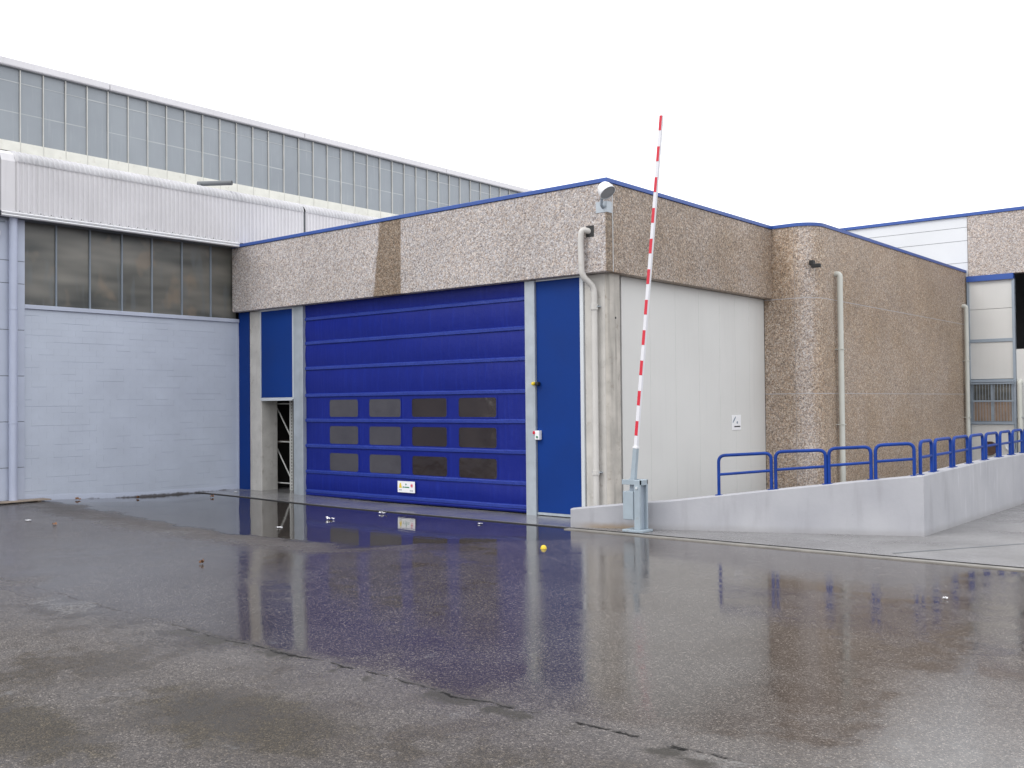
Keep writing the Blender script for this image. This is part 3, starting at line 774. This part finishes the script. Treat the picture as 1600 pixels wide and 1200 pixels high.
# ================================================================== BLUE RAIL HOOPS
def hoop(p, q, zb0, zb1, zt0, zt1, label):
    p, q = Vector(p), Vector(q); m = (p+q)/2; o = empty('rail_hoop', (m.x, m.y, min(zb0, zb1)))
    tag(o, label, 'railing', 'blue rail hoops on the ramp wall')
    r = .034
    path = rounded([(p.x, p.y, zb0-.02), (p.x, p.y, zt0), (q.x, q.y, zt1), (q.x, q.y, zb1-.02)], .14, 7)
    tube('bent_frame', path, r, MAT['blue_rail'], o, 10)
    f = .52
    za, zb = zb0+(zt0-zb0)*f, zb1+(zt1-zb1)*f
    tube('middle_rail', [(p.x, p.y, za), (q.x, q.y, zb)], r*.85, MAT['blue_rail'], o, 8)
    for c_, zz in ((p, zb0), (q, zb1)):
        box('foot_plate', c_.x-.06, c_.x+.06, c_.y-.06, c_.y+.06, zz-.004, zz+.012, MAT['blue_rail'], o)
    return o
fx = [(-10.11, -9.13), (-9.05, -8.145), (-8.085, -7.345), (-7.265, -6.60)]
fl = ['first blue rail hoop nearest the barrier, in front of the white wall', 'second blue rail hoop from the barrier, in front of the rounded corner',
      'third blue rail hoop from the barrier, crossing the tall pale drainpipe', 'fourth blue rail hoop from the barrier, last before the ramp corner']
ztop = [(1.575, 1.635), (1.66, 1.70), (1.73, 1.77), (1.80, 1.84)]
for (xa, xb), lb, zt in zip(fx, fl, ztop):
    ta, tb = (xa-A.x)/(B.x-A.x), (xb-A.x)/(B.x-A.x)
    pa, pb = A+d*L*ta+nn*.10, A+d*L*tb+nn*.10
    hoop(pa, pb, top(ta), top(tb), zt[0], zt[1], lb)
sy_ = [(20.62, 21.33), (21.55, 22.62), (22.83, 23.86), (24.08, 25.08), (25.35, 26.35), (26.62, 27.55), (27.82, 28.75), (29.02, 29.95)]
ol = ['first', 'second', 'third', 'fourth', 'fifth', 'sixth', 'seventh', 'eighth']
for i, (ya, yb) in enumerate(sy_):
    zt = 1.21+.08*min(1, (ya-B.y)/5)
    hoop((B.x-.11, ya), (B.x-.11, yb), zt, zt+.01, 1.87+i*.004, 1.875+i*.004, f'blue rail hoop on the side wall, {ol[i]} beyond the ramp corner')

# ================================================================== BARRIER
bar = empty('barrier', (-11.42, 17.85, 0))
tag(bar, 'raised red and white barrier boom on a grey blue steel stand', 'barrier')
bm_ = MAT['barrier']
box('base_plate', -11.70, -11.20, 17.64, 18.05, .012, .06, bm_, bar, .006)
box('post', -11.44, -11.30, 17.70, 17.77, .06, 1.09, bm_, bar, .006)
box('post', -11.44, -11.30, 17.97, 18.03, .06, 1.09, bm_, bar, .006)
box('web_plate', -11.42, -11.36, 17.77, 17.97, .06, .97, MAT['frame_grey'], bar)
box('head_plate', -11.74, -11.30, 17.705, 17.765, .99, 1.092, bm_, bar, .004)
box('head_plate', -11.74, -11.30, 17.972, 18.028, .99, 1.092, bm_, bar, .004)
box('cap_plate', -11.44, -11.28, 17.768, 17.968, .98, 1.088, bm_, bar, .004)
box('counterweight', -11.72, -11.46, 17.70, 18.0, .26, .85, bm_, bar, .012)
box('counterweight_arm', -11.60, -11.50, 17.80, 17.93, .86, 1.05, MAT['frame_grey'], bar)
lathe('pivot_bolt', [(0, .02), (.03, .02), (.03, 0)], (-11.37, 17.70, .93), (0, -1, 0), MAT['alu'], bar, 10)
p0, p1 = Vector((-11.565, 17.865, .95)), Vector((-10.76, 17.865, 8.62))
ax = (p1-p0).normalized(); ux = Vector((0, 1, 0)).cross(ax).normalized(); uy = Vector((0, 1, 0))
def beam(name, s0, s1, wa, wb, da, db, mat, off=0.0, parent=bar):
    V = []
    for s_, w_, dd in ((s0, wa, da), (s1, wb, db)):
        for a, b_ in ((-1, -1), (1, -1), (1, 1), (-1, 1)): V.append(p0+ax*s_+ux*a*w_+uy*(b_*dd+off))
    return mesh(name, V, BF, mat, parent)
LB = (p1-p0).length
beam('boom_sleeve', -.12, .82, .05, .046, .048, .045, bm_)
beam('boom_collar', .80, .84, .052, .052, .05, .05, MAT['white'])
boom = beam('boom', .2, LB, .037, .032, .035, .03, MAT['boom'])
mpp = LB/(752-180)*1.0
per = .6335; redl = .305
for k in range(11):
    s1 = LB-.004-k*per; s0 = s1-redl
    t = s0/LB; w_ = .037-.005*t; dd = .035-.005*t
    b_ = beam('red_band', s0, s1, w_*1.0, w_*1.0, .002, .002, MAT['red'], -dd-.0025, bar)

# ================================================================== PIPES
o = empty('drainpipe', (-13.2, 18.9, 0)); tag(o, 'beige downpipe with a kink beside the blue panel, under the floodlight', 'drainpipe')
path = rounded([(-13.27, YF+.05, 6.63), (-13.40, YF-.13, 6.68), (-13.43, YF-.13, 6.40), (-13.40, YF-.13, 5.62), (-13.25, YD-.13, 5.36), (-13.25, YD-.13, .25)], .14, 6)
tube('pipe', path, .07, MAT['pipe_beige'], o, 16)
tube('socket', [(-13.25, YD-.13, 4.84), (-13.25, YD-.13, 4.98)], .09, MAT['pipe_beige'], o, 16)
tube('socket', [(-13.25, YD-.13, 1.06), (-13.25, YD-.13, 1.16)], .09, MAT['pipe_beige'], o, 16)
for zz in (4.9, 1.1): box('clip', -13.36, -13.14, YD-.14, YD, zz, zz+.03, MAT['galv'], o)
boxes('wall_hole', [(-13.36, -13.14, YF-.006, YF+.01, 6.50, 6.76)], MAT['black'], o)
def side_pipe(y, zt, label):
    o = empty('drainpipe', (XW+.1, y, .3)); tag(o, label, 'drainpipe')
    tube('pipe', rounded([(XW-.05, y, zt), (XW+.14, y, zt), (XW+.14, y, .2)], .16, 7), .082, MAT['pipe_pale'], o, 16)
    for zz in (2.0, 4.2): boxes('clip', [(XW, XW+.235, y-.09, y+.09, zz, zz+.02)], MAT['pipe_pale'], o)
side_pipe(28.75, 6.42, 'tall pale drainpipe on the brown pebble wall nearest the rounded corner')
side_pipe(41.45, 6.35, 'pale drainpipe at the far end of the brown pebble wall')
o = empty('drainpipe', (-9.6, YB, 0)); tag(o, 'short pale drainpipe beside the barred window at the right edge', 'drainpipe')
tube('pipe', rounded([(-9.6, YB+.05, 3.38), (-9.6, YB-.13, 3.38), (-9.6, YB-.13, .2)], .12), .09, MAT['pipe_pale'], o, 14)
boxes('clip', [(-9.72, -9.48, YB-.2, YB, 2.0, 2.03)], MAT['galv'], o)
o = empty('drainpipe', (XL+.2, 11.92, 0)); tag(o, 'lilac drainpipe down the pier at the left edge', 'drainpipe')
tube('pipe', [(XL+.19, 11.92, 7.74), (XL+.19, 11.92, .2)], .105, MAT['pipe_lilac'], o, 18)
for zz in (2.3, 5.3): tube('socket', [(XL+.19, 11.92, zz), (XL+.19, 11.92, zz+.03)], .115, MAT['pipe_lilac'], o, 18)
# roof pipe stub
o = empty('roof_pipe', (-27.2, 17.9, 9.55)); tag(o, 'dark pipe stub poking out over the ribbed white eave', 'pipe')
V0 = Vector((-27.7, 17.95, 9.72)); V1 = Vector((-26.75, 18.55, 9.71))
tube('pipe', [V0, V1], .075, MAT['jointdark'], o, 14)
tube('pipe_bore', [V1-(V1-V0)*.02, V1+(V1-V0)*.004], .06, MAT['black'], o, 14)
tube('pipe_foot', [V0+Vector((.1, 0, .0)), V0+Vector((.1, 0, -.45))], .06, MAT['jointdark'], o, 10)

# ================================================================== FLOODLIGHT
fl_ = empty('floodlight', (-12.9, YF, 7.15)); tag(fl_, 'white dome floodlight on a steel plate at the building corner', 'floodlight')
boxes('mounting_plate', [(-13.07, XR+.012, YF-.014, YF-.002, 7.02, 7.27), (XR+.002, XR+.014, YF-.002, YF+.2, 7.02, 7.27)], MAT['galv'], fl_)
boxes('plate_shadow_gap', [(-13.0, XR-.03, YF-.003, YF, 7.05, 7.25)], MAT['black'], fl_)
tube('arm', rounded([(XR-.09, YF-.01, 7.13), (XR-.07, YF-.10, 7.17), (XR+.0, YF-.17, 7.34)], .04), .035, MAT['frame_grey'], fl_, 10)
axd = Vector((.64, -.06, -.76)).normalized(); oc = Vector((XR+.14, YF-.20, 7.44))
dome = [(0.0, -.25), (.08, -.24), (.15, -.195), (.19, -.12), (.205, -.02), (.21, .05), (.22, .055), (.22, .07), (.2, .07)]
dome = [(a*.88, b_*.88) for a, b_ in dome]
lathe('dome', dome, oc, axd, MAT['white'], fl_, 28)
b = NB('lamp_glass'); MAT['lampglass'] = b.set(base=(.30, .31, .33), rough=.15, ior=1.5)
lathe('front_glass', [(0, .056), (.10, .056), (.175, .052), (.176, .045)], oc, axd, MAT['lampglass'], fl_, 28)
tube('rim', [oc+axd*.053+Vector(q) for q in [(axd.orthogonal().normalized()*math.cos(t)+axd.cross(axd.orthogonal().normalized())*math.sin(t))*.182 for t in [i*math.pi/16 for i in range(33)]]], .012, MAT['galv'], fl_, 6)
c = box('camera_bracket', -12.02, -11.84, YW-.24, YW-.03, 6.47, 6.66, MAT['black'], None, .01)
for ob_ in (c,):
    bpy.data.objects.remove(ob_)
cb = empty('wall_camera', (-11.72, 27.32, 6.45)); tag(cb, 'small dark camera box high on the rounded concrete corner', 'camera')
box('bracket', -11.68, -11.56, 27.30, 27.48, 6.56, 6.70, MAT['black'], cb, .01)
box('housing', -11.62, -11.36, 27.30, 27.42, 6.48, 6.59, MAT['black'], cb, .015)

# ================================================================== SIGNS AND SWITCHES
sg = empty('door_sign', (-19.53, YD-.03, .33)); tag(sg, 'small white safety sign with yellow, green and red marks on the blue door', 'sign')
ysn = YD-.055
box('plate', -19.86, -19.20, ysn, ysn+.012, .335, .64, MAT['white'], sg, .004)
def dec(name, pts, mat, parent, y, face='y', lift=.002):
    if face == 'y': V = [(a, y-lift, b_) for a, b_ in pts]+[(a, y-lift*.2, b_) for a, b_ in pts]
    else: V = [(y+lift, a, b_) for a, b_ in pts]+[(y+lift*.2, a, b_) for a, b_ in pts]
    n = len(pts); return mesh(name, V, [tuple(range(n)), tuple(range(2*n-1, n-1, -1))]+[(i, (i+1) % n, n+(i+1) % n, n+i) for i in range(n)], mat, parent)
def circ(cx_, cz_, r, n=14): return [(cx_+r*math.cos(2*math.pi*i/n), cz_+r*math.sin(2*math.pi*i/n)) for i in range(n)]
def rect(x0, x1, z0, z1): return [(x0, z0), (x1, z0), (x1, z1), (x0, z1)]
dec('warning_triangle', [(-19.81, .455), (-19.69, .455), (-19.73, .59), (-19.77, .59)], MAT['yellow'], sg, ysn)
dec('small_print', rect(-19.80, -19.69, .385, .42), MAT['polyedge'], sg, ysn)
dec('emblem', [(-19.535, .585), (-19.505, .555), (-19.535, .525), (-19.565, .555)], MAT['green'], sg, ysn)
dec('maker_name', rect(-19.60, -19.41, .465, .495), MAT['green'], sg, ysn)
dec('maker_mark', circ(-19.64, .48, .024), MAT['green'], sg, ysn)
dec('prohibition_mark', circ(-19.315, .53, .055), MAT['pink'], sg, ysn)
dec('prohibition_figure', circ(-19.315, .53, .024), MAT['red'], sg, ysn, lift=.004)
dec('small_print', rect(-19.39, -19.26, .375, .41), MAT['polyedge'], sg, ysn)
sg = empty('wall_sign', (-13.05, 25.44, 1.9)); tag(sg, 'small white sign with grey leaf mark on the white panelled wall', 'sign')
xs_ = -13.045
box('plate', -13.058, xs_, 25.17, 25.71, 1.915, 2.335, MAT['white'], sg, .004)
dec('leaf_mark', [(25.22+.09+.085*math.cos(t)*.9+.05*math.sin(t), 2.205+.095*math.sin(t)*.75+.05*math.cos(t)) for t in [i*math.pi/8 for i in range(16)]], MAT['steel_blue'], sg, xs_, 'x')
dec('dot_mark', circ(25.48, 2.125, .035), MAT['steel_blue'], sg, xs_, 'x')
dec('name_line', rect(25.31, 25.66, 1.995, 2.03), MAT['black'], sg, xs_, 'x')
bc = empty('door_beacon', (-14.98, YD-.12, 3.1)); tag(bc, 'small yellow and black beacon on the right door jamb', 'beacon')
lathe('lens', [(0, .08), (.035, .07), (.045, .04), (.045, 0)], (-15.06, YD-.10, 3.18), (0, -1, 0), MAT['yellow'], bc, 16)
box('housing', -15.01, -14.91, YD-.15, YD-.035, 3.135, 3.225, MAT['black'], bc, .02)
sw = empty('switch_box', (-14.97, YD-.1, 1.85)); tag(sw, 'white switch box with red button on the right door jamb', 'switch')
box('housing', -15.03, -14.89, YD-.14, YD-.031, 1.83, 2.05, MAT['white'], sw, .01)
lathe('button', [(0, .05), (.04, .05), (.045, 0)], (-15.04, YD-.10, 2.0), (-.3, -1, 0), MAT['red'], sw, 14)
lathe('button', [(0, .02), (.025, .02), (.025, 0)], (-14.95, YD-.14, 1.90), (0, -1, 0), MAT['green'], sw, 12)
rs = empty('round_sign', (XL+.08, 11.47, 7.2)); tag(rs, 'edge of a round white sign high on the pier at the left border', 'sign')
lathe('plate', [(0, .02), (.25, .02), (.25, 0), (0, 0)], (XL+.1, 11.37, 7.30), (1, 0, 0), MAT['white'], rs, 24)
dec('mark', [(11.30, 7.22), (11.56, 7.34), (11.40, 7.42), (11.25, 7.40)], MAT['black'], rs, XL+.121, 'x')
boxes('bracket', [(XL+.06, XL+.1, 11.2, 11.75, 7.60, 7.63)], MAT['frame_grey'], rs)

# ================================================================== RACK INSIDE THE SIDE OPENING
rk = empty('storage_rack', (-26.3, 20.5, 0)); tag(rk, 'perforated steel storage rack frame inside the narrow side opening', 'rack')
def upright(x, y):
    boxes('upright', [(x-.075, x+.075, y-.02, y+.08, 0.0, 4.2)], MAT['rack'], rk)
    boxes('slot_column', [(x+.015, x+.05, y-.023, y-.0195, .1+i*.1, .155+i*.1) for i in range(40)], MAT['black'], rk)
upright(-25.42, 19.78); upright(-26.4, 19.78); upright(-25.42, 22.4); upright(-26.4, 22.4)
for y in (19.8, 22.42):
    for z0, z1 in ((.35, 1.45), (1.65, 2.75), (2.85, 3.9)):
        tube('diagonal_brace', [(-25.42, y, z0), (-26.4, y, z1+.2)], .022, MAT['rack'], rk, 8)
        tube('cross_brace', [(-25.42, y, z0-.08), (-26.4, y, z0-.08)], .022, MAT['rack'], rk, 8)
for z0 in (1.5, 3.0):
    for x in (-25.42, -26.4): box('beam', x-.03, x+.03, 19.84, 22.4, z0, z0+.1, MAT['brown'], rk)

# ================================================================== LITTER
def scrap(name, x, y, s, mat, label, cat, h=.03, group=None):
    n = 6; V, F = [], []
    for j in range(n):
        for i in range(n):
            u, v_ = i/(n-1)-.5, j/(n-1)-.5
            s_ = s*.72; k = 1-.45*abs(mnoise.noise(Vector((u*3+x, v_*3+y, 1))))
            V.append((x+u*s_*k*1.3+v_*s_*.3, y+v_*s_*k-u*s_*.3, gz(x, y)+.012+h*.7*abs(mnoise.noise(Vector((u*4+x*3, v_*4+y*3, 7))))*1.6))
    for j in range(n-1):
        for i in range(n-1): F.append((j*n+i, j*n+i+1, (j+1)*n+i+1, (j+1)*n+i))
    return tag(mesh(name, V, F, mat, None, True), label, cat, group)
G = 'litter on the wet ground'
scrap('paper_scrap', -18.55, 15.55, .20, MAT['white'], 'crumpled white scrap in the pool in front of the left door half', 'paper', .10, G)
scrap('paper_scrap', -18.45, 17.15, .20, MAT['white'], 'crumpled white scrap on the edge between pool and door apron', 'paper', .09, G)
scrap('paper_scrap', -18.25, 13.85, .16, MAT['white'], 'thin white strip of paper in the pool below the narrow opening', 'paper', .03, G)
scrap('paper_scrap', -15.05, 16.95, .14, MAT['white'], 'pale scrap in the pool near the right door jamb', 'paper', .04, G)
scrap('paper_scrap', -4.30, 14.45, .07, MAT['white'], 'tiny white speck on wet asphalt at the far right', 'paper', .05, G)
scrap('paper_scrap', -27.0+.9, 18.2, .14, MAT['white'], 'small white scrap on the apron corner beside the brick wall', 'paper', .05, G)
scrap('paper_scrap', -22.4, 10.83, .13, MAT['leaf'], 'curled pale brown leaf on the drier asphalt at far left', 'leaf', .08, G)
scrap('paper_scrap', -23.4, 10.7, .16, MAT['white'], 'flat white scrap on the drier asphalt at far left', 'paper', .02, G)
for n_, x, y, s, lb in (('dry_leaf', -26.6, 13.5, .17, 'larger curled brown leaf by the foot of the brick wall'), ('dry_leaf', -26.5, 15.2, .12, 'smaller dark leaf by the foot of the brick wall'),
                        ('dry_leaf', -25.4, 16.9, .14, 'flat brown leaf in the puddle near the blue strip'), 
                        ('dry_leaf', -15.2, 9.9, .10, 'pale brown leaf on the left asphalt in front of the pool')):
    scrap(n_, x, y, s, MAT['leaf'], lb, 'leaf', .12, G)
lm = lathe('yellow_cap', [(0, .06), (.022, .057), (.042, .043), (.055, .02), (.057, 0), (.066, -.003)], (-11.70, 14.97, gz(-11.7, 14.97)+.005), (0, 0, 1), MAT['yellow'], None, 18)
tag(lm, 'bright yellow cap lying on the wet asphalt before the blue panel', 'cap')
pb_ = empty('wooden_board', (-26.7, 12.0, .2)); tag(pb_, 'flat weathered board lying at the foot of the left pier', 'board')
zb_ = gz(-26.75, 12)
box('plank', -27.02, -26.55, 10.9, 12.75, zb_+.03, zb_+.06, MAT['wood'], pb_, .006)
box('batten', -27.0, -26.6, 11.0, 11.1, zb_-.01, zb_+.03, MAT['wood'], pb_); box('batten', -27.0, -26.6, 12.4, 12.5, zb_-.01, zb_+.03, MAT['wood'], pb_)
